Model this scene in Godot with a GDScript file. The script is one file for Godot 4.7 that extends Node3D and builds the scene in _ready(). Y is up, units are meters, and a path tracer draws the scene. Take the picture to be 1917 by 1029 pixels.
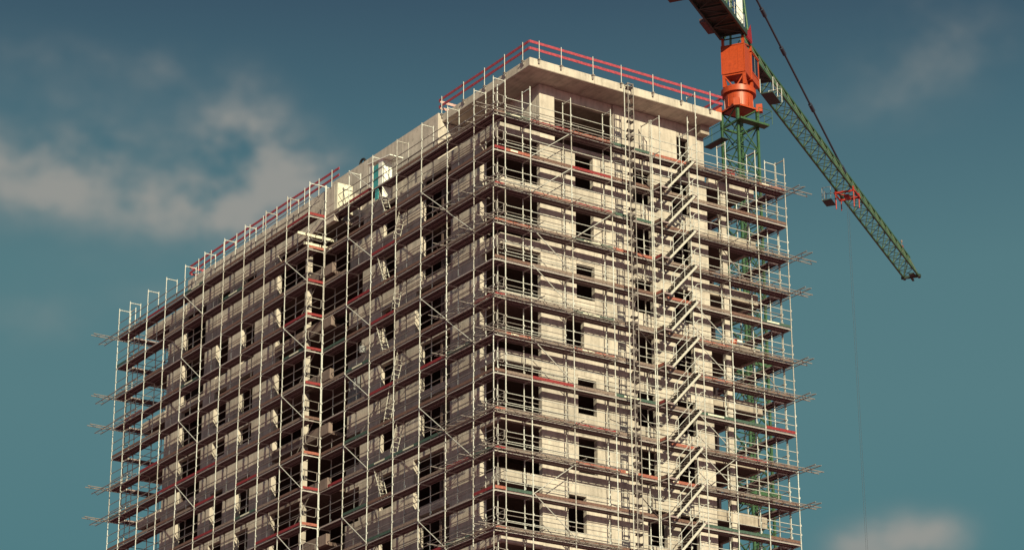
extends Node3D
# A concrete tower block behind tube scaffolding, with a tower crane behind it. Units metres.
# Plan: x runs along the short sunlit facade, z runs away along the long facade (P() turns that into Godot's axes).

const FLOOR0 := -0.19      # level of the main roof / top storey floor
const STOREY := 3.12
const GROUND := -56.35
const PARTED := 8          # storeys below the roof that are built piece by piece

var rng := RandomNumberGenerator.new()
var M := {}
var cache := {}
var world := {}            # node -> its transform in the scene
var taken := {}


func P(x: float, y: float, z: float) -> Vector3:
	return Vector3(x, y, -z)


func _ready() -> void:
	rng.seed = 20417
	camera_and_light()
	materials()
	ground()
	building()
	roof_guards()
	scaffolds()
	stair_tower()
	hoist_mast()
	ladders()
	crane()
	small_things()


# ------------------------------------------------------------------ camera, sky, sun
func camera_and_light() -> void:
	var cam := Camera3D.new()
	cam.name = "camera"
	var r := P(0.83177636, -0.00383351, -0.55509764).normalized()
	var f := P(0.51921944, 0.35910463, 0.77553532).normalized()
	var u := r.cross(f).normalized()
	cam.transform = Transform3D(Basis(r, u, -f), P(-65.254, -54.644, -99.139))
	cam.fov = 12.325
	cam.near = 0.5
	cam.far = 9000.0
	add_child(cam)
	cam.current = true

	var env := Environment.new()
	env.background_mode = Environment.BG_SKY
	env.tonemap_mode = Environment.TONE_MAPPER_LINEAR
	env.tonemap_exposure = 1.3
	env.sdfgi_enabled = true
	env.ssao_enabled = true
	env.ssil_enabled = true
	var sky := Sky.new()
	var sm := PanoramaSkyMaterial.new()
	sm.panorama = sky_picture()
	sky.sky_material = sm
	env.sky = sky
	var we := WorldEnvironment.new()
	we.name = "world_environment"
	we.environment = env
	add_child(we)

	var sun := DirectionalLight3D.new()
	sun.name = "sun"
	sun.light_energy = 1.6
	sun.light_color = Color(1.0, 0.97, 0.795)
	sun.light_angular_distance = 0.5
	sun.shadow_enabled = true
	var th := deg_to_rad(16.0)
	var el := deg_to_rad(19.5)
	var s := P(-sin(th) * cos(el), sin(el), -cos(th) * cos(el))
	add_child(sun)
	sun.look_at_from_position(s * 300.0, Vector3.ZERO)


func lin(r: float, g: float, b: float) -> Vector3:
	var c := Color(r / 255.0, g / 255.0, b / 255.0).srgb_to_linear()
	return Vector3(c.r, c.g, c.b)


func sky_picture() -> ImageTexture:
	# air and clouds, horizon and zenith tinted for violet shade: [elevation in degrees, colour]
	var ramp := [[0.0, lin(174, 154, 152)], [6.0, lin(128, 148, 148)], [14.0, lin(80, 123, 130)], [18.0, lin(86, 125, 131)], [21.0, lin(84, 122, 129)], [24.5, lin(71, 105, 118)], [27.5, lin(57, 82, 100)], [45.0, lin(58, 60, 92)], [90.0, lin(48, 46, 78)]]
	var sc := 0.77                       # the exposure is 1.3
	var w := 768
	var h := 384
	var n1 := FastNoiseLite.new()
	n1.seed = 11
	n1.frequency = 2.1
	n1.fractal_octaves = 5
	var n2 := FastNoiseLite.new()
	n2.seed = 5
	n2.frequency = 7.0
	n2.fractal_octaves = 5
	n2.fractal_gain = 0.55
	# banks of cloud in this part of the sky: yaw, elevation, half width, half height, strength
	var banks := [[26.51, 23.96, 1.3, 1.03, 0.36], [27.32, 24.71, 0.94, 0.95, 0.44], [27.81, 23.77, 1.4, 0.87, 0.45], [28.75, 23.14, 1.4, 0.72, 0.58], [26.94, 22.96, 1.91, 0.87, 0.54], [25.88, 22.26, 1.75, 0.64, 0.45], [27.49, 22.2, 1.91, 0.64, 0.45], [29.38, 23.58, 0.69, 0.47, 0.24], [22.71, 23.03, 2.08, 0.95, 0.52], [21.69, 23.2, 1.4, 0.95, 0.4], [23.81, 23.7, 1.04, 0.72, 0.32], [23.39, 22.37, 1.91, 0.56, 0.26], [24.47, 25.57, 1.57, 0.47, 0.21], [25.26, 25.44, 0.69, 0.56, 0.19], [22.01, 25.64, 1.91, 0.56, 0.24], [22.85, 24.76, 2.08, 0.47, 0.14], [42.77, 14.95, 1.14, 0.59, 0.56], [41.79, 14.8, 1.0, 0.53, 0.47], [43.74, 14.92, 0.72, 0.53, 0.41], [43.86, 25.51, 1.85, 1.19, 0.17], [45.07, 26.13, 1.85, 0.92, 0.19], [42.23, 24.44, 2.13, 0.66, 0.13], [22.45, 19.7, 1.4, 0.64, 0.19], [25.41, 20.33, 1.04, 0.39, 0.14], [25.6, 23.2, 3.6, 1.7, 0.08], [23.5, 21.4, 2.4, 1.2, 0.08], [44.2, 25.4, 2.4, 1.6, 0.08]]
	var cloud := lin(156, 154, 148) * sc
	for k in ramp:
		k[1] = k[1] * sc
	var th := deg_to_rad(201.0)
	var sd := Vector3(sin(th) * 0.942, 0.334, cos(th) * 0.942)
	var at := func(yaw: float, el: float) -> Vector3:
		var c: Vector3 = ramp[0][1]
		for k in ramp.size() - 1:
			if el >= ramp[k][0] and el <= ramp[k + 1][0]:
				c = ramp[k][1].lerp(ramp[k + 1][1], (el - ramp[k][0]) / (ramp[k + 1][0] - ramp[k][0]))
		if el < 0.0:
			return c.lerp(lin(120, 100, 90) * sc, clampf(-el / 6.0, 0.0, 1.0))
		var ce := cos(deg_to_rad(el))
		var d := Vector3(sin(deg_to_rad(yaw)) * ce, sin(deg_to_rad(el)), cos(deg_to_rad(yaw)) * ce)
		var q := d * Vector3(1.0, 1.5, 1.0)
		var t := 0.0
		if el > 10.0 and el < 32.0 and yaw > 14.0 and yaw < 54.0:
			for b in banks:
				var dx: float = (yaw - b[0]) / b[2]
				var dy: float = (el - b[1]) / b[3]
				var rr := dx * dx + dy * dy
				if rr < 7.0:
					t += b[4] * exp(-rr)
			t = t * (0.88 + 0.85 * n2.get_noise_3dv(q) + 0.75 * n2.get_noise_3dv(q * 3.1) + 0.4 * n2.get_noise_3dv(q * 8.0)) + 0.10 * n2.get_noise_3dv(q * 0.8)
			t = smoothstep(0.0, 1.05, t)
		else:
			var away := clampf((absf(yaw - 34.0) - 18.0) / 14.0, 0.0, 1.0)
			if el > 30.0:
				away = maxf(away, clampf((el - 30.0) / 10.0, 0.0, 1.0))
			t = away * 0.8 * smoothstep(0.02, 0.42, n1.get_noise_3dv(q) + 0.25 * n2.get_noise_3dv(q))
		c = c.lerp(cloud, t * 0.85)
		var a := rad_to_deg(acos(clampf(d.dot(sd), -1.0, 1.0)))
		return c * (1.0 + 1.4 * exp(-a * a / 2600.0)) + Vector3(0.09, 0.07, 0.05) * exp(-a * a / 900.0)
	var data := PackedFloat32Array()
	data.resize(w * h * 3)
	for j in h:
		for i in w:
			var c: Vector3 = at.call((i + 0.5) / w * 360.0, 90.0 - (j + 0.5) / h * 180.0)
			var o := (j * w + i) * 3
			data[o] = c.x
			data[o + 1] = c.y
			data[o + 2] = c.z
	var im := Image.create_from_data(w, h, false, Image.FORMAT_RGBF, data.to_byte_array())
	# the part of the sky with the clouds in finer steps
	im.resize(4096, 2048, Image.INTERPOLATE_BILINEAR)
	for j in range(int((90.0 - 31.0) / 180.0 * 2048.0), int((90.0 - 11.0) / 180.0 * 2048.0)):
		for i in range(int(16.0 / 360.0 * 4096.0), int(52.0 / 360.0 * 4096.0)):
			var c: Vector3 = at.call((i + 0.5) / 4096.0 * 360.0, 90.0 - (j + 0.5) / 2048.0 * 180.0)
			im.set_pixel(i, j, Color(c.x, c.y, c.z))
	return ImageTexture.create_from_image(im)


# ------------------------------------------------------------------ materials
func grey_texture(seed_: int, coarse: float, fine: float, streak: float, speck: float) -> ImageTexture:
	var n := FastNoiseLite.new()
	n.seed = seed_
	n.frequency = 0.012
	n.fractal_octaves = 5
	var a := n.get_seamless_image(512, 512)
	n.seed = seed_ + 1
	n.frequency = 0.11
	n.fractal_octaves = 3
	var b := n.get_seamless_image(512, 512)
	n.seed = seed_ + 2
	n.frequency = 0.045
	var c := n.get_seamless_image(512, 64)
	c.resize(512, 512, Image.INTERPOLATE_CUBIC)
	n.seed = seed_ + 3
	n.frequency = 0.03
	var d := n.get_seamless_image(512, 512)
	for im in [a, b, c, d]:
		im.convert(Image.FORMAT_L8)
	var da := a.get_data()
	var db := b.get_data()
	var dc := c.get_data()
	var dd := d.get_data()
	var out := PackedByteArray()
	out.resize(512 * 512)
	for i in out.size():
		var v := 0.95 + coarse * (da[i] / 255.0 - 0.5) + fine * (db[i] / 255.0 - 0.5) + streak * (dc[i] / 255.0 - 0.5)
		if dd[i] > 190:
			v -= speck * (dd[i] - 190) / 65.0
		out[i] = int(clampf(v, 0.0, 1.0) * 255.0)
	return ImageTexture.create_from_image(Image.create_from_data(512, 512, false, Image.FORMAT_L8, out))


func mat(called: String, r: float, g: float, b: float, rough: float, tex: Texture2D = null, scale := 0.2, metal := 0.0) -> StandardMaterial3D:
	var m := StandardMaterial3D.new()
	m.resource_name = called
	m.albedo_color = Color(r, g, b).linear_to_srgb()
	m.roughness = rough
	m.metallic = metal
	if tex:
		m.albedo_texture = tex
		m.uv1_triplanar = true
		m.uv1_world_triplanar = true
		m.uv1_scale = Vector3(scale, scale, scale)
	M[called] = m
	return m


func materials() -> void:
	var concrete := grey_texture(3, 0.19, 0.07, 0.15, 0.16)
	var worn := grey_texture(31, 0.35, 0.22, 0.25, 0.3)
	var dirty := grey_texture(61, 0.2, 0.1, 0.12, 0.15)
	var bump := grey_texture(91, 0.1, 0.6, 0.0, 0.0).get_image()
	bump.convert(Image.FORMAT_RGBA8)
	bump.bump_map_to_normal_map(2.0)
	var nm := ImageTexture.create_from_image(bump)
	for k in 4:
		var t: float = [1.0, 0.93, 1.05, 0.85][k]
		var m := mat("concrete_%d" % k, 0.50 * t, 0.435 * t, 0.405 * t, 0.9, concrete, 0.13)
		m.normal_enabled = true
		m.normal_texture = nm
		m.normal_scale = 0.35
	mat("concrete_slab", 0.49, 0.43, 0.39, 0.9, concrete, 0.17)
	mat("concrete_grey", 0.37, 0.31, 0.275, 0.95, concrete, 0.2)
	mat("concrete_shaded", 0.20, 0.145, 0.135, 0.95, concrete, 0.2)  # shade on the stepped-corner upstands put into a darker brown
	mat("concrete_inside_darkened", 0.13, 0.085, 0.08, 0.95, concrete, 0.2)  # inside concrete darkened to deepen the shade behind the openings
	mat("white_render", 0.66, 0.62, 0.54, 0.85, concrete, 0.2)
	mat("galvanised", 0.50, 0.49, 0.49, 0.45, worn, 1.6, 0.0)
	mat("galvanised_worn", 0.38, 0.35, 0.34, 0.55, worn, 1.1)
	mat("galvanised_new", 0.58, 0.58, 0.59, 0.4, worn, 1.5)
	mat("galvanised_dull_shaded", 0.25, 0.215, 0.215, 0.5, worn, 1.4, 0.0)  # dull tubes; its dark tone also paints the long facade rails as shaded
	mat("aluminium", 0.52, 0.49, 0.46, 0.4, dirty, 1.3, 0.0)
	mat("plank_edge", 0.27, 0.20, 0.215, 0.55, worn, 1.2)
	mat("dark_steel", 0.06, 0.045, 0.05, 0.55, worn, 1.3)
	mat("deck_0", 0.045, 0.024, 0.03, 0.75, worn, 1.1)
	mat("deck_1", 0.03, 0.016, 0.022, 0.75, worn, 0.9)
	mat("deck_2", 0.07, 0.038, 0.042, 0.75, worn, 1.3)
	mat("toe_red", 0.23, 0.016, 0.022, 0.6, worn, 1.2)
	mat("toe_pink", 0.33, 0.10, 0.075, 0.7, worn, 1.2)
	mat("toe_brown", 0.15, 0.078, 0.066, 0.8, worn, 1.2)
	mat("toe_grey", 0.21, 0.15, 0.135, 0.8, worn, 1.2)
	mat("toe_green", 0.045, 0.085, 0.07, 0.65, worn, 1.2)
	mat("board_white", 0.72, 0.68, 0.58, 0.7, dirty, 1.2)
	mat("guard_red", 0.36, 0.045, 0.07, 0.55, worn, 0.8)
	mat("guard_white", 0.62, 0.36, 0.34, 0.6, worn, 0.8)
	mat("crane_green", 0.038, 0.098, 0.042, 0.5, worn, 0.9)
	mat("crane_sunlit_green", 0.07, 0.115, 0.065, 0.55, worn, 0.9)
	mat("crane_dark", 0.025, 0.045, 0.04, 0.55, worn, 0.9)
	mat("crane_orange", 0.42, 0.053, 0.011, 0.45, dirty, 0.7)
	mat("crane_red", 0.27, 0.012, 0.018, 0.5, dirty, 0.7)
	mat("platform_plate", 0.10, 0.05, 0.055, 0.6, worn, 0.9)
	mat("tread_steel", 0.13, 0.11, 0.11, 0.5, worn, 1.3)
	mat("trolley_red", 0.40, 0.025, 0.014, 0.5, worn, 0.9)
	mat("cable", 0.03, 0.035, 0.06, 0.5)
	mat("rubber", 0.012, 0.012, 0.014, 0.6)
	mat("cabin_white", 0.86, 0.86, 0.84, 0.5, dirty, 0.8)
	mat("teal", 0.04, 0.30, 0.34, 0.5, dirty, 0.8)
	mat("tarp", 0.22, 0.22, 0.24, 0.6, worn, 0.7)
	mat("earth", 0.37, 0.125, 0.155, 1.0, dirty, 0.035)  # magenta tint set to redden the light bounced into the shade
	var glass := StandardMaterial3D.new()
	glass.transparency = BaseMaterial3D.TRANSPARENCY_ALPHA
	glass.albedo_color = Color(0.10, 0.09, 0.17, 0.8)
	glass.roughness = 0.05
	M["glass"] = glass


# ------------------------------------------------------------------ nodes
func thing(called: String, label: String, category: String, at := Vector3.ZERO, group := "") -> Node3D:
	var o := Node3D.new()
	var n: int = taken.get(called, 0)
	taken[called] = n + 1
	o.name = called if n == 0 else "%s_%03d" % [called, n]
	o.position = at
	add_child(o)
	world[o] = Transform3D(Basis(), at)
	o.set_meta("label", label)
	o.set_meta("category", category)
	if group:
		o.set_meta("group", group)
	return o


func part(parent: Node3D, called: String, mesh: Mesh, material: String, xf := Transform3D()) -> MeshInstance3D:
	var o := MeshInstance3D.new()
	var key := str(parent.get_instance_id()) + called
	var n: int = taken.get(key, 0)
	taken[key] = n + 1
	o.name = called if n == 0 else "%s_%03d" % [called, n]
	o.mesh = mesh
	if material:
		o.material_override = M[material]
	o.transform = world[parent].affine_inverse() * xf
	parent.add_child(o)
	world[o] = xf
	return o


func frame_of(x_axis: Vector3, y_axis: Vector3, at: Vector3) -> Transform3D:
	var x := x_axis.normalized()
	var z := x.cross(y_axis).normalized()
	return Transform3D(Basis(x, z.cross(x).normalized(), z), at)


# ------------------------------------------------------------------ shapes
func begin() -> SurfaceTool:
	var st := SurfaceTool.new()
	st.begin(Mesh.PRIMITIVE_TRIANGLES)
	return st


func tri(st: SurfaceTool, a: Vector3, b: Vector3, c: Vector3, out: Vector3) -> void:
	var n := (c - a).cross(b - a).normalized()
	if n.dot(out) < 0.0:
		n = -n
		var k := b
		b = c
		c = k
	for v in [a, b, c]:
		st.set_normal(n)
		st.add_vertex(v)


func face(st: SurfaceTool, a: Vector3, b: Vector3, c: Vector3, d: Vector3, out: Vector3) -> void:
	tri(st, a, b, c, out)
	tri(st, a, c, d, out)


func box(st: SurfaceTool, at: Vector3, size: Vector3, bs := Basis()) -> void:
	var h := size * 0.5
	for ax in 3:
		for s in [-1.0, 1.0]:
			var n := Vector3.ZERO
			n[ax] = s
			var u := Vector3.ZERO
			u[(ax + 1) % 3] = h[(ax + 1) % 3]
			var v := Vector3.ZERO
			v[(ax + 2) % 3] = h[(ax + 2) % 3]
			var o: Vector3 = n * h[ax]
			face(st, at + bs * (o - u - v), at + bs * (o + u - v), at + bs * (o + u + v), at + bs * (o - u + v), bs * n)


func span(st: SurfaceTool, a: Vector3, b: Vector3) -> void:
	box(st, (a + b) * 0.5, (b - a).abs())


func chamfered(st: SurfaceTool, at: Vector3, size: Vector3, c: float) -> void:
	var h := size * 0.5
	for ax in 3:
		var p := (ax + 1) % 3
		var q := (ax + 2) % 3
		for s in [-1.0, 1.0]:
			var n := Vector3.ZERO
			n[ax] = s
			var k: Array[Vector3] = []
			for e in [[-1, -1], [1, -1], [1, 1], [-1, 1]]:
				var v := Vector3.ZERO
				v[ax] = s * h[ax]
				v[p] = e[0] * (h[p] - c)
				v[q] = e[1] * (h[q] - c)
				k.append(at + v)
			face(st, k[0], k[1], k[2], k[3], n)
			for s2 in [-1.0, 1.0]:     # the edge between +-ax and +-p
				var m := n
				m[p] = s2
				var a := Vector3.ZERO
				a[ax] = s * h[ax]
				a[p] = s2 * (h[p] - c)
				a[q] = h[q] - c
				var b := Vector3.ZERO
				b[ax] = s * (h[ax] - c)
				b[p] = s2 * h[p]
				b[q] = h[q] - c
				var d := Vector3.ZERO
				d[q] = 2.0 * (h[q] - c)
				face(st, at + a, at + b, at + b - d, at + a - d, m)
	for sx in [-1.0, 1.0]:
		for sy in [-1.0, 1.0]:
			for sz in [-1.0, 1.0]:
				var s3 := Vector3(sx, sy, sz)
				tri(st, at + s3 * (h - Vector3(0, c, c)), at + s3 * (h - Vector3(c, 0, c)), at + s3 * (h - Vector3(c, c, 0)), s3)


func tube(st: SurfaceTool, a: Vector3, b: Vector3, r: float, n := 8, r2 := -1.0, caps := true) -> void:
	if r2 < 0.0:
		r2 = r
	var d := (b - a).normalized()
	var u := d.cross(Vector3.UP if absf(d.y) < 0.9 else Vector3.RIGHT).normalized()
	var v := d.cross(u)
	for i in n:
		var t0 := TAU * i / n
		var t1 := TAU * (i + 1) / n
		var e0 := u * cos(t0) + v * sin(t0)
		var e1 := u * cos(t1) + v * sin(t1)
		var q := [[a + e0 * r, e0], [a + e1 * r, e1], [b + e1 * r2, e1], [b + e0 * r2, e0]]
		var nn: Vector3 = (q[2][0] - q[0][0]).cross(q[1][0] - q[0][0])
		var order := [0, 1, 2, 0, 2, 3] if nn.dot(e0 + e1) > 0.0 else [0, 2, 1, 0, 3, 2]
		for k in order:
			st.set_normal(q[k][1])
			st.add_vertex(q[k][0])
		if caps:
			tri(st, a, a + e0 * r, a + e1 * r, -d)
			tri(st, b, b + e0 * r2, b + e1 * r2, d)


func bent(st: SurfaceTool, pts: Array, r: float, n := 6) -> void:
	for i in pts.size() - 1:
		tube(st, pts[i], pts[i + 1], r, n)


func extruded(poly: PackedVector2Array, length: float) -> ArrayMesh:
	# the outline lies in z (across) and y, the length in x
	var st := begin()
	var cen := Vector2.ZERO
	for p in poly:
		cen += p / poly.size()
	var area := 0.0
	for i in poly.size():
		area += poly[i].cross(poly[(i + 1) % poly.size()])
	for i in poly.size():
		var a := poly[i]
		var b := poly[(i + 1) % poly.size()]
		var e := b - a
		var o := Vector2(e.y, -e.x) * signf(area)
		face(st, Vector3(0, a.y, a.x), Vector3(0, b.y, b.x), Vector3(length, b.y, b.x), Vector3(length, a.y, a.x), Vector3(0, o.y, o.x))
	var t := Geometry2D.triangulate_polygon(poly)
	for i in range(0, t.size(), 3):
		for x in [0.0, length]:
			tri(st, Vector3(x, poly[t[i]].y, poly[t[i]].x), Vector3(x, poly[t[i + 1]].y, poly[t[i + 1]].x), Vector3(x, poly[t[i + 2]].y, poly[t[i + 2]].x), Vector3(x - length * 0.5, 0, 0))
	return st.commit()


func slab_mesh(size: Vector3, c := 0.012) -> ArrayMesh:
	var key := "slab%.3f,%.3f,%.3f" % [size.x, size.y, size.z]
	if not cache.has(key):
		var st := begin()
		chamfered(st, Vector3.ZERO, size, c)
		cache[key] = st.commit()
	return cache[key]


func bar_mesh(length: float, r: float, n := 6) -> ArrayMesh:
	var key := "bar%.3f,%.3f" % [length, r]
	if not cache.has(key):
		var st := begin()
		tube(st, Vector3.ZERO, Vector3(length, 0, 0), r, n)
		cache[key] = st.commit()
	return cache[key]


func bar(parent: Node3D, called: String, a: Vector3, b: Vector3, r: float, material: String, n := 6) -> MeshInstance3D:
	var up := Vector3.UP if absf((b - a).normalized().y) < 0.95 else Vector3.RIGHT
	return part(parent, called, bar_mesh((b - a).length(), r, n), material, frame_of(b - a, up, a))


func block(parent: Node3D, called: String, x0: float, x1: float, y0: float, y1: float, z0: float, z1: float, material: String, c := 0.012) -> MeshInstance3D:
	return part(parent, called, slab_mesh(Vector3(absf(x1 - x0), absf(y1 - y0), absf(z1 - z0)), c), material, Transform3D(Basis(), P((x0 + x1) * 0.5, (y0 + y1) * 0.5, (z0 + z1) * 0.5)))


# ------------------------------------------------------------------ setting
func ground() -> void:
	var st := begin()
	for i in 16:
		for j in 16:
			var a := Vector3(-3200 + i * 400, 0, -3200 + j * 400)
			face(st, a, a + Vector3(400, 0, 0), a + Vector3(400, 0, 400), a + Vector3(0, 0, 400), Vector3.UP)
	var o := MeshInstance3D.new()
	o.name = "ground"
	o.mesh = st.commit()
	o.material_override = M["earth"]
	o.position = Vector3(0, GROUND, 0)
	o.set_meta("kind", "structure")
	o.set_meta("label", "bare earth of the building site, tinted red to colour the bounced light")
	add_child(o)


var house: Node3D
var lower: SurfaceTool     # the storeys below the parted ones


func piece(called: String, x0: float, x1: float, y0: float, y1: float, z0: float, z1: float, material := "") -> void:
	if x1 - x0 < 0.02 or z1 - z0 < 0.02 or y1 - y0 < 0.02:
		return
	if lower:
		span(lower, P(x0, y0, z0), P(x1, y1, z1))
		return
	block(house, called, x0, x1, y0, y1, z0, z1, material if material else "concrete_%d" % rng.randi_range(0, 3))


const G := 0.004   # half a joint between wall panels


func front_run(f: float, t: float, list: Array) -> void:
	# pieces of the short facade (it faces the sun): [from x, to x, what]
	for e in list:
		run_piece(e, f, t, true, 1.05)


func run_piece(e: Array, f: float, t: float, along_x: bool, at: float) -> void:
	var a: float = e[0] + G
	var b: float = e[1] - G
	var what: String = e[2]
	var put := func(called: String, y0: float, y1: float, d0: float, d1: float):
		if along_x:
			piece(called, a, b, y0, y1, at + d0, at + d1)
		else:
			piece(called, at + d0, at + d1, y0, y1, a, b)
	var lo := f - 0.2 + G
	var hi := t - 0.2 - G
	match what:
		"wall":
			put.call("wall_panel", lo, hi, 0.0, 0.3)
		"window":
			put.call("sill_panel", lo, f + 0.9, 0.004, 0.3)
			put.call("lintel", t - 0.33, hi, 0.002, 0.3)
		"door":
			put.call("sill_panel", lo, f + 0.12, 0.004, 0.3)
			put.call("lintel", t - 0.33, hi, 0.002, 0.3)
		"low":
			put.call("sill_panel", lo, f + 0.55, 0.004, 0.3)
			put.call("lintel", t - 0.33, hi, 0.002, 0.3)
		"high":
			put.call("sill_panel", lo, f + 1.75, 0.004, 0.3)
			put.call("lintel", t - 0.33, hi, 0.002, 0.3)
		"loggia":
			put.call("balcony_upstand", f - 0.24, f + 0.36, -0.03, 0.22)
		"grey":  # right balcony upstands, their shade put into a darker concrete
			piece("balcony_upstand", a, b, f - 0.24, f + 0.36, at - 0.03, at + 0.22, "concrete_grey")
		"shade_toned":  # upstands coloured as if they lay in shade
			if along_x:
				piece("balcony_upstand", a, b, f - 0.24, f + 0.36, at - 0.03, at + 0.22, "concrete_shaded")
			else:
				piece("balcony_upstand", at - 0.03, at + 0.22, f - 0.24, f + 0.36, a, b, "concrete_shaded")
		"pillar":
			put.call("pillar", f + 0.37, t - 0.245, 0.04, 0.34)
			put.call("balcony_upstand", f - 0.24, f + 0.36, -0.03, 0.22)


func building() -> void:
	house = thing("tower_block", "bare concrete tower block under construction wrapped in scaffolding", "building", P(9.0, GROUND, 20.0))
	lower = null
	for i in range(1, 18):
		var f := FLOOR0 - STOREY * i
		var t := f + STOREY
		if i == PARTED + 1:
			lower = begin()
		var a0 := 5.85
		var a1 := 7.0
		var b0 := 9.62
		var b1 := 10.8
		var g0 := 5.75
		var g1 := 8.7
		if i % 3 == 1 and i > 1:
			a0 = 5.17
			a1 = 6.27
		if i % 3 == 1 and i > 4:
			b0 = 10.15
			b1 = 11.32
		if i % 3 == 0:
			g0 = 6.3
			g1 = 9.25
		front_run(f, t, [[1.1, 3.6, "loggia"], [3.6, a0, "wall"], [a0, a1, "window"], [a1, b0, "wall"], [b0, b1, "window"], [b1, 12.2, "wall"], [12.2, 13.42, "window"], [13.42, 14.6, "wall"], [14.6, 15.6, "grey"], [15.6, 15.95, "pillar"], [15.95, 17.9, "grey"]])
		for e in [[1.3, 2.9, "loggia"], [2.9, g0, "wall"], [g0, g1, "door"], [g1, 11.3, "wall"], [11.3, 12.8, "window"], [12.8, 14.85, "wall"], [14.85, 16.28, "high" if i % 3 == 1 else "window"]]:
			run_piece(e, f, t, false, 1.1)
		for e in [[16.3, 19.2, "shade_toned"], [19.2, 19.5, "pillar"], [19.5, 22.75, "loggia" if i < 2 else "shade_toned"], [22.75, 25.4, "wall"], [25.4, 27.0, "high" if i % 3 == 1 else "low"], [27.0, 28.7, "wall"], [28.7, 30.25, "high" if i % 3 == 1 else "low"], [30.25, 31.75, "wall"], [31.75, 34.7, "door"], [34.7, 36.8, "wall"], [36.8, 40.0, "loggia"]]:
			run_piece(e, f, t, false, 0.0)
		# floor slabs, inner walls and the two faces turned away
		piece("floor_slab", 1.42, 17.58, f - 0.2, f, 1.37, 39.6, "concrete_inside_darkened")
		piece("floor_slab", 0.24, 1.41, f - 0.2, f, 16.55, 39.6, "concrete_inside_darkened")
		piece("inner_wall", 7.22, 14.38, f + 0.004, t - 0.204, 6.0, 6.2, "concrete_inside_darkened")
		piece("inner_wall", 1.42, 7.2, f + 0.004, t - 0.204, 7.02, 7.2, "concrete_inside_darkened")
		piece("inner_wall", 14.4, 14.59, f + 0.004, t - 0.204, 1.36, 4.6, "concrete_inside_darkened")
		piece("inner_wall", 14.4, 17.6, f + 0.004, t - 0.204, 4.61, 4.8, "concrete_inside_darkened")
		piece("inner_wall", 7.0, 7.2, f + 0.004, t - 0.204, 7.21, 39.6, "concrete_inside_darkened")
		piece("inner_wall", 0.31, 3.5, f + 0.004, t - 0.204, 36.62, 36.8, "concrete_inside_darkened")
		piece("inner_wall", 3.51, 3.7, f + 0.004, t - 0.204, 36.62, 39.6, "concrete_inside_darkened")
		run_piece([4.8, 40.0, "wall"], f, t, false, 17.6)
		run_piece([1.36, 4.8, "loggia"], f, t, false, 17.68)
		run_piece([3.5, 17.58, "wall"], f, t, true, 39.7)
		run_piece([0.24, 3.5, "loggia"], f, t, true, 39.75)
	if lower:
		var o := part(house, "lower_storeys", lower.commit(), "concrete_1")
		o.set_meta("kind", "stuff")
	lower = null

	# main roof level
	var f0 := FLOOR0
	piece("roof_slab", 1.42, 17.58, f0 - 0.2, f0, 1.37, 39.6, "concrete_inside_darkened")
	piece("roof_slab", 0.24, 1.41, f0 - 0.2, f0, 16.55, 39.6, "concrete_inside_darkened")
	for e in [[1.1, 3.6, "loggia"], [14.75, 17.9, "loggia"]]:
		run_piece(e, f0, f0 + 3, true, 1.05)
	piece("wall_panel", 3.61, 14.74, f0 - 0.2 + G, f0 + 0.02, 1.05, 1.35)
	run_piece([1.3, 7.7, "loggia"], f0, f0 + 3, false, 1.1)
	run_piece([4.0, 40.0, "loggia"], f0, f0 + 3, false, 17.65)
	run_piece([34.5, 40.0, "loggia"], f0, f0 + 3, false, 0.0)
	run_piece([0.24, 17.5, "loggia"], f0, f0 + 3, true, 39.75)
	# top storey under the big overhanging slab
	piece("wall_panel", 3.6, 4.56, f0 + 0.03, 2.925, 1.05, 1.4)
	piece("lintel", 4.57, 8.38, 2.34, 2.925, 1.12, 1.4)
	piece("wall_panel", 8.39, 12.64, f0 + 0.03, 2.925, 1.05, 1.4)
	piece("lintel", 12.65, 13.48, 2.1, 2.925, 1.07, 1.4)
	piece("wall_panel", 13.49, 14.5, f0 + 0.03, 2.925, 1.05, 1.4)
	piece("cornice_beam", 13.9, 14.5, 2.42, 2.93, 0.5, 1.04, "concrete_grey")
	piece("wall_panel", 3.6, 3.9, f0 + 0.01, 2.925, 1.41, 8.0)
	piece("wall_panel", 1.7, 3.9, f0 + 0.01, 2.925, 8.01, 8.3)
	piece("wall_panel", 14.2, 14.5, f0 + 0.01, 2.925, 1.41, 19.2)
	piece("inner_wall", 3.92, 13.88, f0 + 0.01, 2.925, 5.0, 5.2, "concrete_inside_darkened")
	# long wall left of the overhang, in cast bays
	var zz := [8.01, 11.7, 15.5, 19.6]
	for k in 3:
		piece("wall_panel", 1.68, 1.98, f0 - 0.2 + G, 1.6 - G, zz[k] + G, zz[k + 1] - G, "concrete_%d" % [0, 2, 0][k])
		piece("parapet_panel", 1.682, 1.982, 1.6 + G, 3.43, zz[k] + G, zz[k + 1] - G, "concrete_%d" % [2, 0, 2][k])
	piece("roof_slab", 2.0, 14.5, 2.93, 3.16, 8.32, 19.58, "concrete_inside_darkened")
	piece("wall_panel", 2.0, 14.5, f0, 2.925, 19.3, 19.58)
	# the overhanging roof slab, cast in bays
	var xs := [1.95, 6.1, 10.3, 14.62]
	for k in 3:
		block(house, "overhanging_slab", xs[k] + (G if k else 0.0), xs[k + 1] - (G if k < 2 else 0.0), 2.94, 3.43, -0.5, 8.0, "concrete_slab", 0.03)
	# lower roof parapet of the far wing and its sunlit return
	var zf := [16.3, 21.0, 25.6, 30.1, 34.45]
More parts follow.
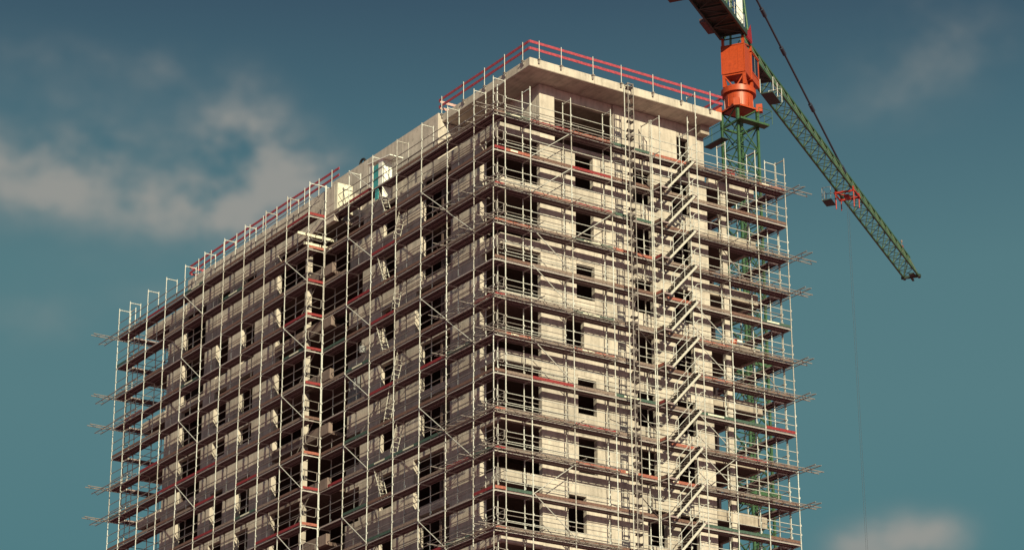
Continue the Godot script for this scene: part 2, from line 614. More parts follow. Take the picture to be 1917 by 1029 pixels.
	for k in 4:
		piece("parapet_panel", 0.0, 0.3, 0.62 + G, 1.75, zf[k] + G, zf[k + 1] - G, "concrete_%d" % [0, 2, 2, 0][k])
		piece("wall_panel", 0.002, 0.3, f0 - 0.24, 0.62 - G, zf[k] + G, zf[k + 1] - G, "concrete_%d" % [2, 0, 1, 0][k])
	piece("wall_panel", 0.004, 0.98, 0.02, 1.752, 15.95, 16.29, "white_render")
	piece("wall_panel", 0.99, 1.66, 0.02, 1.4, 16.05, 16.29, "concrete_3")
	piece("parapet_panel", 0.31, 12.0, f0, 1.74, 34.2, 34.45)


# ------------------------------------------------------------------ guard rails on the roof edges
func guard_run(o: Node3D, a: Vector3, b: Vector3, out: Vector3, base: float, levels: Array, posts: Array, material := "guard_red") -> void:
	# boards from a to b (their y ignored), posts at the given shares of the way
	var d := b - a
	d.y = 0
	var n := maxi(1, int(round(d.length() / 4.2)))
	for y in levels:
		for k in n:
			var p := a + d * (float(k) / n)
			p.y = y + (0.006 if k % 2 else 0.0)
			var len := d.length() / n - 0.004
			part(o, "guard_board", slab_mesh(Vector3(len, 0.15, 0.032), 0.004), material, frame_of(d, Vector3.UP, p + d.normalized() * len * 0.5 + out * (0.002 if k % 2 else 0.0)))
	for s in posts:
		var p: Vector3 = a + d * s
		p.y = 0
		var pp := p + out * 0.045
		bar(o, "post", pp + Vector3(0, base - 0.12, 0), pp + Vector3(0, levels[0] + 0.14, 0), 0.024, "galvanised")
		var st := begin()
		box(st, Vector3(0, 0.0, 0), Vector3(0.14, 0.05, 0.14))
		box(st, Vector3(0, -0.14, 0.03), Vector3(0.09, 0.16, 0.06))
		tube(st, Vector3(0, -0.05, 0.06), Vector3(0, -0.22, 0.06), 0.035, 6, 0.01)
		part(o, "clamp_shoe", st.commit(), "galvanised_dull_shaded", frame_of(out.cross(Vector3.UP), Vector3.UP, pp + Vector3(0, base - 0.06, 0)))


func roof_guards() -> void:
	var o := thing("roof_guardrail", "red double board guard rail round the edge of the overhanging roof slab", "guard rail", P(1.95, 3.43, -0.5))
	guard_run(o, P(1.92, 0, -0.54), P(14.66, 0, -0.54), P(0, 0, -1), 3.43, [4.31, 3.92], [0.045, 0.155, 0.315, 0.46, 0.625, 0.775, 0.93])
	guard_run(o, P(1.91, 0, -0.5), P(1.91, 0, 8.3), P(-1, 0, 0), 3.43, [4.31, 3.92], [0.06, 0.255, 0.475, 0.71, 0.96])
	guard_run(o, P(1.95, 0, 8.35), P(5.0, 0, 8.35), P(0, 0, 1), 3.43, [4.31, 3.92], [0.5], "guard_white")
	guard_run(o, P(14.65, 0, -0.5), P(14.65, 0, 3.5), P(1, 0, 0), 3.43, [4.31, 3.92], [0.5])
	var w := thing("parapet_guardrail", "red double board guard rail along the lower parapet of the far wing", "guard rail", P(0.1, 1.75, 16.2))
	guard_run(w, P(0.1, 0, 16.0), P(0.1, 0, 34.5), P(-1, 0, 0), 1.75, [2.68, 2.27], [0.04, 0.12, 0.21, 0.30, 0.39, 0.48, 0.57, 0.66, 0.75, 0.84, 0.93])
	guard_run(w, P(0.12, 0, 34.55), P(4.5, 0, 34.55), P(0, 0, 1), 1.75, [2.68, 2.27], [0.4])


# ------------------------------------------------------------------ scaffolding
func frame_mesh(w: float) -> ArrayMesh:
	var key := "frame%.2f" % w
	if cache.has(key):
		return cache[key]
	var st := begin()
	var r := 0.0285
	for x in [0.0, w]:
		tube(st, Vector3(x, 0, 0), Vector3(x, 2.0, 0), r, 8)
		tube(st, Vector3(x, -0.01, 0), Vector3(x, 0.09, 0), r * 1.35, 8)
		for y in [0.5, 1.0]:
			box(st, Vector3(x, y, 0.045), Vector3(0.05, 0.11, 0.05))
		var s := 1.0 if x == 0.0 else -1.0
		# curved corner gusset under the transom
		for z in [-0.012, 0.012]:
			var k: Array[Vector3] = []
			for a in 5:
				var t := PI * 0.5 * a / 4.0
				k.append(Vector3(x + s * (0.15 - 0.12 * cos(t)), 1.76 + 0.12 * sin(t) + 0.02, z))
			for a in 4:
				tri(st, Vector3(x + s * 0.03, 1.9, z), k[a], k[a + 1], Vector3(0, 0, z))
	box(st, Vector3(w * 0.5, 1.9, 0), Vector3(w - 0.04, 0.042, 0.045))
	cache[key] = st.commit()
	return cache[key]


func board_mesh(length: float, w: float, tone: int) -> ArrayMesh:
	# a scaffold plank: dark board between galvanised edges and a middle rib
	var key := "board%.3f,%.2f,%d" % [length, w, tone]
	if not cache.has(key):
		var st := begin()
		span(st, Vector3(0, -0.03, 0.02), Vector3(length, 0, w - 0.02))
		var m: ArrayMesh = st.commit()
		m.surface_set_material(0, M["deck_%d" % tone])
		var e := begin()
		span(e, Vector3(0, -0.085, 0), Vector3(length, 0.004, 0.019))
		span(e, Vector3(0, -0.085, w - 0.019), Vector3(length, 0.004, w))
		span(e, Vector3(0, -0.085, 0.0195), Vector3(length, -0.075, 0.045))
		span(e, Vector3(0, -0.085, w - 0.045), Vector3(length, -0.075, w - 0.0195))
		span(e, Vector3(0.01, -0.07, w * 0.46), Vector3(length - 0.01, -0.031, w * 0.54))
		span(e, Vector3(-0.01, -0.08, 0.02), Vector3(0.02, -0.032, w - 0.02))
		span(e, Vector3(length - 0.02, -0.08, 0.02), Vector3(length + 0.01, -0.032, w - 0.02))
		m = e.commit(m)
		m.surface_set_material(1, M["plank_edge"])
		cache[key] = m
	return cache[key]


func girder_mesh(length: float) -> ArrayMesh:
	# lies flat: chords at z = 0 and z = 0.4
	var key := "girder%.2f" % length
	if not cache.has(key):
		var st := begin()
		for z in [0.0, 0.4]:
			tube(st, Vector3(0, 0, z), Vector3(length, 0, z), 0.026, 6)
		var n := int(round(length / 0.45))
		for k in n:
			var x0 := length * k / n
			var x1 := length * (k + 1) / n
			tube(st, Vector3(x0, 0, 0.0 if k % 2 else 0.4), Vector3(x1, 0, 0.4 if k % 2 else 0.0), 0.016, 5, -1.0, false)
		cache[key] = st.commit()
	return cache[key]


func end_guard_mesh(w: float) -> ArrayMesh:
	var key := "endguard%.2f" % w
	if not cache.has(key):
		var st := begin()
		var a := 0.05
		var b := w - 0.05
		var loop := [Vector3(a, 1.05, 0), Vector3(b, 1.0, 0), Vector3(b, 1.0, 0)]
		bent(st, loop, 0.02)
		var u := []
		for p in [[0.14, 1.04], [0.14, 0.66], [0.17, 0.58], [0.24, 0.53], [w - 0.24, 0.50], [w - 0.17, 0.54], [w - 0.14, 0.62], [w - 0.14, 1.01]]:
			u.append(Vector3(p[0], p[1], 0))
		bent(st, u, 0.02)
		cache[key] = st.commit()
	return cache[key]


func scaffold(called: String, label: String, origin: Vector3, along: Vector3, inward: Vector3, stops: Array, widths: Array, lifts: int, braces: Array, opts: Dictionary) -> Node3D:
	# lift k stands on deck k, which lies at y = -2k; frames reach from outer (0) to inner (width)
	var o := thing(called, label, "scaffold", origin + Vector3(0, -2.0 * lifts, 0))
	var up := Vector3.UP
	var toe: Array = opts.get("toe", [])
	for k in range(0, lifts + 1):
		var y := -2.0 * k
		for s in stops.size():
			var w: float = widths[s]
			if k == 0 and opts.get("low_top", {}).has(s):
				continue
			var slip: float = rng.randf_range(-0.012, 0.012)
			part(o, "frame", frame_mesh(w), ["galvanised", "galvanised", "galvanised_worn", "galvanised_new"][rng.randi_range(0, 3)], frame_of(inward, up, origin + along * (stops[s] + slip) + up * y))
		for s in stops.size() - 1:
			var a: float = stops[s] + 0.03
			var len: float = stops[s + 1] - stops[s] - 0.06
			if opts.get("no_deck", {}).has("%d,%d" % [s, k]):
				continue
			var at := origin + along * a + up * y
			for n in 2:
				var off: float = 0.05 + n * 0.33
				var bx := frame_of(along, up, at)
				bx.origin += inward * (off if bx.basis.z.dot(inward) > 0.0 else off + 0.31) + up * (rng.randf_range(-0.008, 0.004))
				part(o, "deck_board", board_mesh(len, 0.31, [0, 0, 1, 1, 2][rng.randi_range(0, 4)]), "", bx)
			for h in [0.5, 1.0]:
				bar(o, "guard_rail", at + up * h + inward * 0.05 - along * 0.06, at + up * (h + rng.randf_range(-0.015, 0.015)) + inward * 0.05 + along * (len + 0.06), 0.021, opts.get("rail", "galvanised"))
			bar(o, "ledger", at - up * 0.115 - inward * 0.02, at - up * 0.115 - inward * 0.02 + along * len, 0.021, "galvanised")
			if s < opts.get("lined", 0):
				for h in [0.3, 0.64]:
					bar(o, "inner_rail", at + up * h + inward * 0.68, at + up * (h + rng.randf_range(-0.02, 0.02)) + inward * 0.68 + along * len, 0.02, "galvanised")
			if s < opts.get("lined", 0) or rng.randf() < opts.get("inner", 0.0):
				bar(o, "inner_rail", at + up * 0.98 + inward * 0.68, at + up * 0.98 + inward * 0.68 + along * len, 0.02, "galvanised_dull_shaded")
			var pick: String = toe[rng.randi_range(0, toe.size() - 1)]
			var key := "%d,%d" % [s, k]
			if opts.get("toe_at", {}).has(key):
				pick = opts["toe_at"][key]
			if pick:
				var tb := part(o, "toe_board", slab_mesh(Vector3(len, 0.155, 0.032), 0.004), pick, frame_of(along, up, at + along * len * 0.5 + up * 0.083 + inward * 0.012))
				if pick == "toe_green" and rng.randf() < 0.6:
					part(tb, "white_panel", slab_mesh(Vector3(len * 0.42, 0.085, 0.006), 0.002), "board_white", frame_of(along, up, at + along * len * rng.randf_range(0.35, 0.6) + up * 0.088 - inward * 0.0075))
				if pick == "toe_pink" and rng.randf() < 0.4:
					part(tb, "white_panel", slab_mesh(Vector3(len * 0.3, 0.1, 0.006), 0.002), "board_white", frame_of(along, up, at + along * len * 0.35 + up * 0.088 - inward * 0.0075))
	for b in braces:    # [stop, deck it starts on, 1 up away / -1 down away]
		var a0: float = stops[b[0]] + 0.03
		var a1: float = stops[b[0] + 1] - 0.03
		var y0: float = -2.0 * b[1] + 0.06
		var depth: float = -0.055 if b.size() < 4 else 0.72
		bar(o, "diagonal_brace", origin + along * a0 + up * y0 + inward * depth, origin + along * a1 + up * (y0 + 1.9 * b[2]) + inward * depth, 0.024, "galvanised" if b.size() < 4 else "galvanised_dull_shaded")
	for g in opts.get("girders", []):   # [deck, from, to]
		var gx := frame_of(along, up, origin + along * g[1] + up * (-2.0 * g[0] + 0.02))
		gx.origin += inward * (-0.48 if gx.basis.z.dot(inward) > 0.0 else -0.08)
		part(o, "lattice_girder", girder_mesh(g[2] - g[1]), g[3] if g.size() > 3 else "galvanised_dull_shaded", gx)
	for t in opts.get("ties", []):   # [stop, deck, reach outwards]
		var tp0: Vector3 = origin + along * (stops[t[0]] + 0.06) + up * (-2.0 * t[1] + 0.06)
		bar(o, "tie_tube", tp0 - inward * t[2], tp0 + inward * 1.02, 0.023, "galvanised_dull_shaded")
	for e in opts.get("end_guards", []):     # stops that carry end guards on every lift
		for k in range(0, lifts + 1):
			var ex := frame_of(inward, up, origin + along * (stops[e] + (-0.05 if e == 0 else 0.05)) - up * 2.0 * k)
			part(o, "end_guard", end_guard_mesh(widths[e]), "galvanised_dull_shaded", ex)
			var tp: String = ["toe_red", "toe_brown", "toe_red", "toe_pink"][rng.randi_range(0, 3)]
			part(o, "end_toe_board", slab_mesh(Vector3(widths[e] - 0.1, 0.15, 0.03), 0.004), tp, frame_of(inward, up, origin + along * (stops[e] + (-0.04 if e == 0 else 0.04)) + inward * widths[e] * 0.5 + up * (0.08 - 2.0 * k)))
	return o


func same(v: float, n: int) -> Array:
	var a := []
	for i in n:
		a.append(v)
	return a


func scaffolds() -> void:
	var with_girder := [0, 2, 3, 5, 6, 8, 9, 11]
	# short sunlit facade
	var st := [0.73, 2.30, 4.87, 7.44, 10.01, 12.58, 15.15, 17.22, 19.29]
	var gird := []
	for k in with_girder:
		gird.append([k, -0.9 - rng.randf() * 0.5, 7.6, "galvanised_dull_shaded"])
		gird.append([k, 12.4, 20.2 + rng.randf() * 0.7, "galvanised_dull_shaded"])
	var toes := {"1,1": "toe_brown", "2,1": "toe_red", "3,1": "toe_brown", "0,1": "toe_pink", "2,2": "toe_red", "3,2": "toe_green", "0,2": "toe_grey", "1,0": "toe_red", "0,0": "toe_green", "3,0": "toe_green", "2,3": "toe_green", "2,5": "toe_green", "1,7": "toe_red", "2,8": "toe_red", "3,7": "toe_green", "0,10": "toe_green", "1,10": "toe_brown", "2,10": "toe_brown", "5,7": "toe_green", "6,7": "toe_green", "7,7": "toe_red", "6,8": "toe_red", "7,4": "toe_green", "7,1": "toe_brown", "7,10": "toe_brown", "6,1": "toe_brown", "5,10": "toe_green", "6,10": "toe_green"}
	var ties := []
	for k in with_girder:
		ties.append([1, k, 0.75 + 0.4 * rng.randf()])
		ties.append([2, k, 0.6 + 0.4 * rng.randf()])
		ties.append([6, k, 0.5 + 0.4 * rng.randf()])
		ties.append([7, k, 0.5 + 0.4 * rng.randf()])
	scaffold("short_facade_scaffold", "silver tube scaffold in front of the short sunlit facade", P(0, 0, 0), P(1, 0, 0), P(0, 0, 1), st, same(0.73, 9), 12, [[1, 1, 1], [1, 2, 1], [2, 3, 1], [1, 3, -1], [1, 4, -1], [1, 6, -1], [1, 10, 1], [1, 10, -1], [5, 4, -1], [5, 5, -1], [5, 7, -1], [5, 9, 1], [5, 8, -1], [6, 2, -1, 1], [7, 5, -1, 1]], {"toe": ["toe_brown", "toe_brown", "toe_grey", "toe_grey", "toe_pink", "toe_grey"], "girders": gird, "ties": ties, "inner": 0.5, "lined": 2, "toe_at": toes})
	# long facade, nearer part
	var sn := [0.0, 1.82, 4.39, 6.96, 9.53, 12.10, 14.67, 17.24]
	var gn := []
	for k in with_girder:
		gn.append([k, -1.2, 4.6 + rng.randf() * 0.6, "galvanised_dull_shaded"])
	var bn := []
	for k in range(0, 12):
		if k % 2 == 0:
			bn.append([5, k, 1])
			bn.append([5, k, -1, 1])
		if k % 3 == 1:
			bn.append([2, k + 1, 1])
		if k % 3 == 2:
			bn.append([1, k + 1, 1])
	var tn := []
	for k in with_girder:
		tn.append([1, k, 0.5 + 0.5 * rng.randf()])
		tn.append([2, k, 0.8 + 0.5 * rng.randf()])
	scaffold("long_facade_scaffold", "silver tube scaffold along the nearer part of the long shaded facade", P(0, 0, 0), P(0, 0, 1), P(1, 0, 0), sn, same(0.73, 8), 12, bn, {"ties": tn, "toe": ["toe_brown", "toe_grey", "toe_grey", "toe_red", "toe_green", "", "toe_brown"], "girders": gn, "end_guards": [0], "inner": 0.85, "rail": "galvanised_dull_shaded"})
	# long facade, far wing
	var sf := [0.0]
	for k in range(1, 10):
		sf.append(2.57 * k)
	sf.append(24.70)
	var wf := same(0.73, 11)
	wf[0] = 1.04
	var gf := []
	for k in with_girder:
		gf.append([k, 21.2 - rng.randf(), 26.1 + rng.randf() * 0.5, "galvanised_dull_shaded"])
	var bf := []
	for k in range(0, 10):
		if k % 2 == 0:
			bf.append([5, k + 1, 1])
		if k % 2 == 1:
			bf.append([0, k + 1, 1])
			bf.append([0, k + 1, -1, 1])
	scaffold("far_wing_scaffold", "silver tube scaffold standing forward of the far wing of the long facade", P(-1.09, 0, 17.24), P(0, 0, 1), P(1, 0, 0), sf, wf, 10, bf, {"toe": ["toe_brown", "toe_grey", "toe_brown", "toe_red", "toe_green", "toe_brown", ""], "girders": gf, "end_guards": [0], "inner": 0.8, "rail": "galvanised_dull_shaded"})
	# returns round the two far corners
	var gr := []
	for k in with_girder:
		gr.append([k, -1.9 - rng.randf() * 0.5, 5.0, "galvanised_dull_shaded"])
	scaffold("side_scaffold", "silver tube scaffold round the right hand end of the block below the crane", P(19.29, 0, 0.80), P(0, 0, 1), P(-1, 0, 0), [0.0, 2.57, 5.14, 7.71, 10.28], same(0.73, 5), 12, [[1, 3, 1], [1, 6, 1], [0, 9, 1]], {"toe": ["toe_brown", "toe_grey", ""], "girders": gr, "rail": "galvanised_dull_shaded"})
	var gb := []
	for k in with_girder:
		gb.append([k, -2.1 - rng.randf() * 0.35, 3.6, "galvanised_dull_shaded"])
	scaffold("rear_scaffold", "silver tube scaffold returning round the far left end of the block", P(-0.30, 0, 41.94), P(1, 0, 0), P(0, 0, -1), [0.0, 2.57, 5.14, 7.71], same(0.73, 4), 10, [[0, 2, 1], [0, 5, 1]], {"toe": ["toe_brown", "toe_grey", ""], "girders": gb, "rail": "galvanised_dull_shaded"})


# ------------------------------------------------------------------ stair tower on the short facade
func stair_tower() -> void:
	var o := thing("scaffold_stair_tower", "metal stair tower of parallel flights in front of the short facade", "stairs", P(11.3, -24, -0.4))
	var up := Vector3.UP
	# one flight: climbs 2 m towards +x
	var run := 1.86
	var slope := Vector3(run, 2.0, 0)
	var ang := atan2(2.0, run)
	var treads := begin()
	for k in 10:
		var t := (k + 0.5) / 10.0
		box(treads, slope * t + Vector3(0, 0.09, 0), Vector3(0.21, 0.035, 0.52))
		box(treads, slope * t + Vector3(0.09, 0.03, 0), Vector3(0.02, 0.11, 0.56))
	var tm := treads.commit()
	var sg := begin()
	box(sg, slope * 0.5, Vector3(slope.length() + 0.1, 0.115, 0.035), Basis(Vector3(0, 0, 1), ang))
	var sgm := sg.commit()
	var hr := begin()
	var e := [Vector3(0.02, 0.55, 0), Vector3(0.06, 1.02, 0), slope * 0.94 + Vector3(0, 1.0, 0), slope * 1.0 + Vector3(0.12, 0.95, 0), slope + Vector3(0.12, 0.5, 0)]
	bent(hr, e, 0.02)
	bent(hr, [Vector3(0.02, 0.55, 0), slope * 0.94 + Vector3(0, 0.5, 0), slope + Vector3(0.12, 0.5, 0)], 0.02)
	for t in [0.12, 0.5, 0.88]:
		tube(hr, slope * t + Vector3(0, 0.0, 0), slope * t + Vector3(0, 1.0, 0), 0.018, 6)
	var hrm := hr.commit()
	var bs := Basis(Vector3(1, 0, 0), Vector3(0, 1, 0), Vector3(0, 0, 1))
	for k in range(-1, 12):
		var y := -2.0 * k
		for x in [10.07, 12.54]:
			if k < 0 and x < 12.0:
				continue
			part(o, "frame", frame_mesh(0.72), "galvanised", frame_of(P(0, 0, 1), up, P(x, y - (0.0 if k >= 0 else 0.0), -0.79)))
		if k < 0:
			continue
		for zr in [-0.74]:
			for h in [0.5, 1.0]:
				pass
		# flight from deck k + 1 up to deck k
		var base := P(10.62, y - 2.0, -0.42)
		var fl := part(o, "stair_flight", tm, "tread_steel", Transform3D(bs, base))
		for s in [-1.0, 1.0]:
			part(fl, "stringer", sgm, "aluminium", Transform3D(bs, base + Vector3(0, 0, s * 0.285)))
			if s > 0.0:
				part(fl, "handrail", hrm, "galvanised", Transform3D(bs, base + Vector3(0, 0, s * 0.30)))
		# landings at the foot and the head
		part(o, "landing", board_mesh(0.5, 0.62, 0), "", Transform3D(bs, P(10.12, y - 2.0, -0.73) + Vector3(0, 0.0, -0.62)))
		part(o, "landing_toe_board", slab_mesh(Vector3(0.03, 0.16, 0.66), 0.004), ["toe_brown", "toe_brown", "toe_pink", "toe_red"][rng.randi_range(0, 3)], Transform3D(bs, P(10.13, y - 1.91, -0.42)))
		part(o, "landing", board_mesh(0.16, 0.62, 1), "", Transform3D(bs, P(12.49 - 0.12, y - 0.03, -0.73) + Vector3(0, 0.0, -0.62)))


# ------------------------------------------------------------------ hoist mast on the short facade
func hoist_mast() -> void:
	var o := thing("hoist_mast", "slim grey lattice mast of a builders hoist standing before the short facade", "hoist mast", P(8.2, -26, -0.62))
	var sec := begin()
	var s := 0.17
	for c in [[-s, -s], [s, -s], [s, s], [-s, s]]:
		tube(sec, Vector3(c[0], 0, c[1]), Vector3(c[0], 1.5, c[1]), 0.026, 6)
	for y in [0.02, 1.46]:
		for a in [[-s, -s, s, -s], [s, -s, s, s], [s, s, -s, s], [-s, s, -s, -s]]:
			tube(sec, Vector3(a[0], y, a[1]), Vector3(a[2], y, a[3]), 0.03, 6)
	var sm := sec.commit()
	var pl := begin()
	box(pl, Vector3(0, 0, 0), Vector3(2.0 * s + 0.02, 0.16, 0.02), Basis(Vector3(1, 0, 0), 0.7))
	box(pl, Vector3(s - 0.01, 0, 0), Vector3(0.02, 0.14, 2.0 * s - 0.06))
	var pm := pl.commit()
	var y := 3.42
	var n := 0
	while y > -27.0:
		y -= 1.5
		var p := part(o, "mast_section", sm, "galvanised_dull_shaded", Transform3D(Basis(), P(8.22, y, -0.62)))
		for k in 3:
			part(p, "step_plate", pm, "dark_steel", Transform3D(Basis(), P(8.22, y + 0.3 + 0.5 * k, -0.62)))
		if n % 3 == 2:
			bar(o, "wall_tie", P(8.22, y + 0.1, -0.45), P(7.5, y + 0.1, 0.0), 0.024, "dark_steel")
			bar(o, "wall_tie", P(8.3, y + 0.1, -0.45), P(10.0, y - 0.9, 0.0), 0.024, "dark_steel")
		n += 1
	# two guide tubes beside it
	bar(o, "guide_tube", P(7.98, 3.2, -0.55), P(7.98, -26.5, -0.55), 0.028, "galvanised")


# ------------------------------------------------------------------ ladders inside the long facade scaffold
func ladders() -> void:
	var st := begin()
	for s in [-0.18, 0.18]:
		box(st, Vector3(s, 1.1, 0), Vector3(0.035, 2.2, 0.065))
	var rm := st.commit()
	var rung := begin()
	tube(rung, Vector3(-0.17, 0, 0), Vector3(0.17, 0, 0), 0.018, 6)
	var gm := rung.commit()
	var words := ["first", "second", "third", "fourth", "fifth", "sixth", "seventh", "eighth", "ninth", "tenth"]
	for k in range(0, 9):
		var base := P(0.36, -2.0 * (k + 1) + 0.01, 10.35 + (0.5 if k % 2 == 0 else -0.1))
		var lean := 0.42 if k % 2 == 0 else -0.42
		if k == 3 or k == 6:
			lean = -0.3
		var o := thing("ladder", "aluminium ladder leaning in the %s lift below the top deck of the long facade" % words[k], "ladder", base, "ladders climbing the long facade scaffold")
		# rails in the plane of the facade: lean along z
		var upv := P(0, cos(lean), sin(lean))
		var bs := Basis(P(0, upv.z * 0.0 + -sin(lean) * 0.0, 0) + P(1, 0, 0), Vector3(upv.x, upv.y, upv.z), Vector3.ZERO)
		bs = frame_of(P(0.95, 0, -0.3) - upv * upv.dot(P(0.95, 0, -0.3)), upv, base).basis
		part(o, "side_rails", rm, "aluminium", Transform3D(bs, base))
		for r in 8:
			part(o, "rung", gm, "aluminium", Transform3D(bs, base + bs * Vector3(0, 0.2 + 0.265 * r, 0)))


# ------------------------------------------------------------------ crane
func crane() -> void:
	var c := P(35.72, 0, 23.68)
	var o := thing("tower_crane", "green and orange tower crane standing behind the tower block", "crane", P(35.72, GROUND, 23.68))
	var up := Vector3.UP
	var yaw := deg_to_rad(56.45)
	var h := P(sin(yaw), 0, cos(yaw))        # along the jib
	var q := P(-cos(yaw), 0, sin(yaw))       # to the left of the jib
	var a := 0.86
	# mast sections, 3.6 m each
	var ms := begin()
	for x in [-a, a]:
		for z in [-a, a]:
			box(ms, Vector3(x, 1.8, z), Vector3(0.15, 3.6, 0.15))
	var m2 := begin()
	for f in 4:
		var b := Basis(Vector3.UP, PI * 0.5 * f)
		for y in [0.08, 1.8]:
			tube(m2, b * Vector3(-a, y, a), b * Vector3(a, y, a), 0.04, 6)
		tube(m2, b * Vector3(-a, 0.08, a), b * Vector3(a, 1.8, a), 0.045, 6)
		tube(m2, b * Vector3(a, 1.8, a), b * Vector3(-a, 3.6, a), 0.045, 6)
		tube(m2, b * Vector3(a, 0.08, a * 0.98), b * Vector3(-a, 1.8, a * 0.98), 0.035, 6)
		tube(m2, b * Vector3(-a, 1.8, a * 0.98), b * Vector3(a, 3.6, a * 0.98), 0.035, 6)
	var msm := ms.commit()
	var mlm := m2.commit()
	for k in 20:
		var sp := part(o, "mast_section", msm, "crane_green", Transform3D(Basis(), c + Vector3(0, 16.9 - 3.6 * (k + 1), 0)))
		part(sp, "lacing", mlm, "crane_green", Transform3D(Basis(), c + Vector3(0, 16.9 - 3.6 * (k + 1), 0)))
	# ladder in the mast
	var lad := begin()
	for s in [-0.2, 0.2]:
		tube(lad, Vector3(s, -30, 0), Vector3(s, 17, 0), 0.025, 6)
	for k in 150:
		tube(lad, Vector3(-0.2, -30 + k * 0.31, 0), Vector3(0.2, -30 + k * 0.31, 0), 0.015, 5, -1.0, false)
	part(o, "mast_ladder", lad.commit(), "crane_dark", Transform3D(Basis(Vector3.UP, 0.8), c + P(0.2, 0, 0.3)))
	# head of the mast with its service platforms
	var hd := begin()
	for x in [-a, a]:
		for z in [-a, a]:
			box(hd, Vector3(x, 17.55, z), Vector3(0.18, 1.3, 0.18))
	for f in 4:
		var b := Basis(Vector3.UP, PI * 0.5 * f)
		tube(hd, b * Vector3(-a, 16.95, a), b * Vector3(a, 18.1, a), 0.05, 6)
		box(hd, b * Vector3(0, 18.15, a), (b * Vector3(1.9, 0.14, 0.14)).abs())
		box(hd, b * Vector3(0, 16.95, a), (b * Vector3(1.9, 0.14, 0.14)).abs())
	part(o, "mast_head", hd.commit(), "crane_green", Transform3D(Basis(), c))
	var pf := begin()
	box(pf, P(0.1, 16.82, -1.22), Vector3(2.5, 0.07, 0.55))
	box(pf, P(0.1, 16.85, -1.52), Vector3(2.5, 0.14, 0.05))
	part(o, "service_platform", pf.commit(), "crane_green", Transform3D(Basis(), c))
	var pf2 := begin()
	box(pf2, P(-1.6, 15.6, 0.6), Vector3(0.6, 0.06, 2.0))
	part(o, "service_platform", pf2.commit(), "crane_dark", Transform3D(Basis(), c))
	var rl := begin()
	for y in [17.35, 17.85]:
		bent(rl, [P(0.3, y, -1.72), P(1.45, y, -1.72), P(1.45, y, -0.2)], 0.02)
	for p in [[0.3, -1.72], [1.45, -1.72], [1.45, -0.9], [1.45, -0.2]]:
		tube(rl, P(p[0], 16.85, p[1]), P(p[0], 17.87, p[1]), 0.02, 6)
	for y in [16.1, 16.6]:
		bent(rl, [P(-1.2, y, -0.6), P(-1.98, y, -0.6), P(-1.98, y, 1.8)], 0.02)
	for p in [[-1.98, -0.6], [-1.98, 0.6], [-1.98, 1.8]]:
		tube(rl, P(p[0], 15.62, p[1]), P(p[0], 16.62, p[1]), 0.02, 6)
	part(o, "platform_railing", rl.commit(), "crane_green", Transform3D(Basis(), c))
	# slewing unit, turned with the jib
	var tb := Basis(h, up, h.cross(up))      # x along the jib, z to its right
	var tx := Transform3D(tb, c)
	var dr := begin()
	box(dr, Vector3(0, 18.14, 0), Vector3(1.9, 0.12, 1.9))
	for k in 4:
		var b := Basis(Vector3.UP, PI * 0.5 * k)
		box(dr, b * Vector3(0.98, 18.2, 0.98), Vector3(0.42, 0.55, 0.42), Basis(Vector3.UP, PI * 0.25))
	part(o, "support_base", dr.commit(), "crane_orange", Transform3D(Basis(), c))
	var rg := begin()
	tube(rg, Vector3(0, 18.2, 0), Vector3(0, 19.25, 0), 0.93, 36, 1.0)
	for k in 12:
		var t := TAU * k / 12.0
		box(rg, Vector3(cos(t) * 0.97, 18.72, sin(t) * 0.97), Vector3(0.07, 0.95, 0.04), Basis(Vector3.UP, -t))
	var drum := part(o, "slewing_drum", rg.commit(), "crane_orange", tx)
	var fl := begin()
	tube(fl, Vector3(0, 19.25, 0), Vector3(0, 19.62, 0), 1.2, 40)
	tube(fl, Vector3(0, 19.62, 0), Vector3(0, 19.70, 0), 1.12, 40)
	part(drum, "ring_flange", fl.commit(), "crane_orange", tx)
	var lg := begin()
	for x in [-0.82, 0.82]:
		for z in [-0.72, 0.72]:
			box(lg, Vector3(x, 20.15, z), Vector3(0.2, 0.92, 0.2))
	for z in [-0.72, 0.72]:
		tube(lg, Vector3(-0.8, 20.6, z), Vector3(-0.1, 19.7, z), 0.055, 6)
		tube(lg, Vector3(0.8, 20.6, z), Vector3(0.1, 19.7, z), 0.055, 6)
	for x in [-0.84, 0.84]:
		tube(lg, Vector3(x, 20.55, -0.72), Vector3(x, 19.72, -0.15), 0.055, 6)
		tube(lg, Vector3(x, 20.55, 0.72), Vector3(x, 19.72, 0.15), 0.055, 6)
		box(lg, Vector3(x, 20.55, 0), Vector3(0.12, 0.1, 1.5))
	part(o, "turntable_legs", lg.commit(), "crane_orange", tx)
	var hb := begin()
	chamfered(hb, Vector3(-0.28, 21.7, 0), Vector3(1.34, 2.15, 1.62), 0.03)
	box(hb, Vector3(-0.955, 21.7, 0.36), Vector3(0.02, 2.1, 0.03))
	box(hb, Vector3(-0.955, 22.74, 0), Vector3(0.05, 0.07, 1.66))
	box(hb, Vector3(-0.955, 20.66, 0), Vector3(0.05, 0.07, 1.66))
	for s in [-0.82, 0.82]:
		box(hb, Vector3(-0.955, 21.7, s), Vector3(0.05, 2.14, 0.06))
	part(o, "machinery_housing", hb.commit(), "crane_orange", tx)
	var cb := begin()
	for x in [0.45, 2.05]:
		for z in [-0.35, 0.86]:
			box(cb, Vector3(x, 21.6, z), Vector3(0.1, 2.05, 0.1))
	for y in [20.62, 21.2, 22.66]:
		for z in [-0.35, 0.86]:
			box(cb, Vector3(1.25, y, z), Vector3(1.5, 0.09, 0.09))
	box(cb, Vector3(1.25, 22.74, 0.25), Vector3(1.8, 0.07, 1.4))
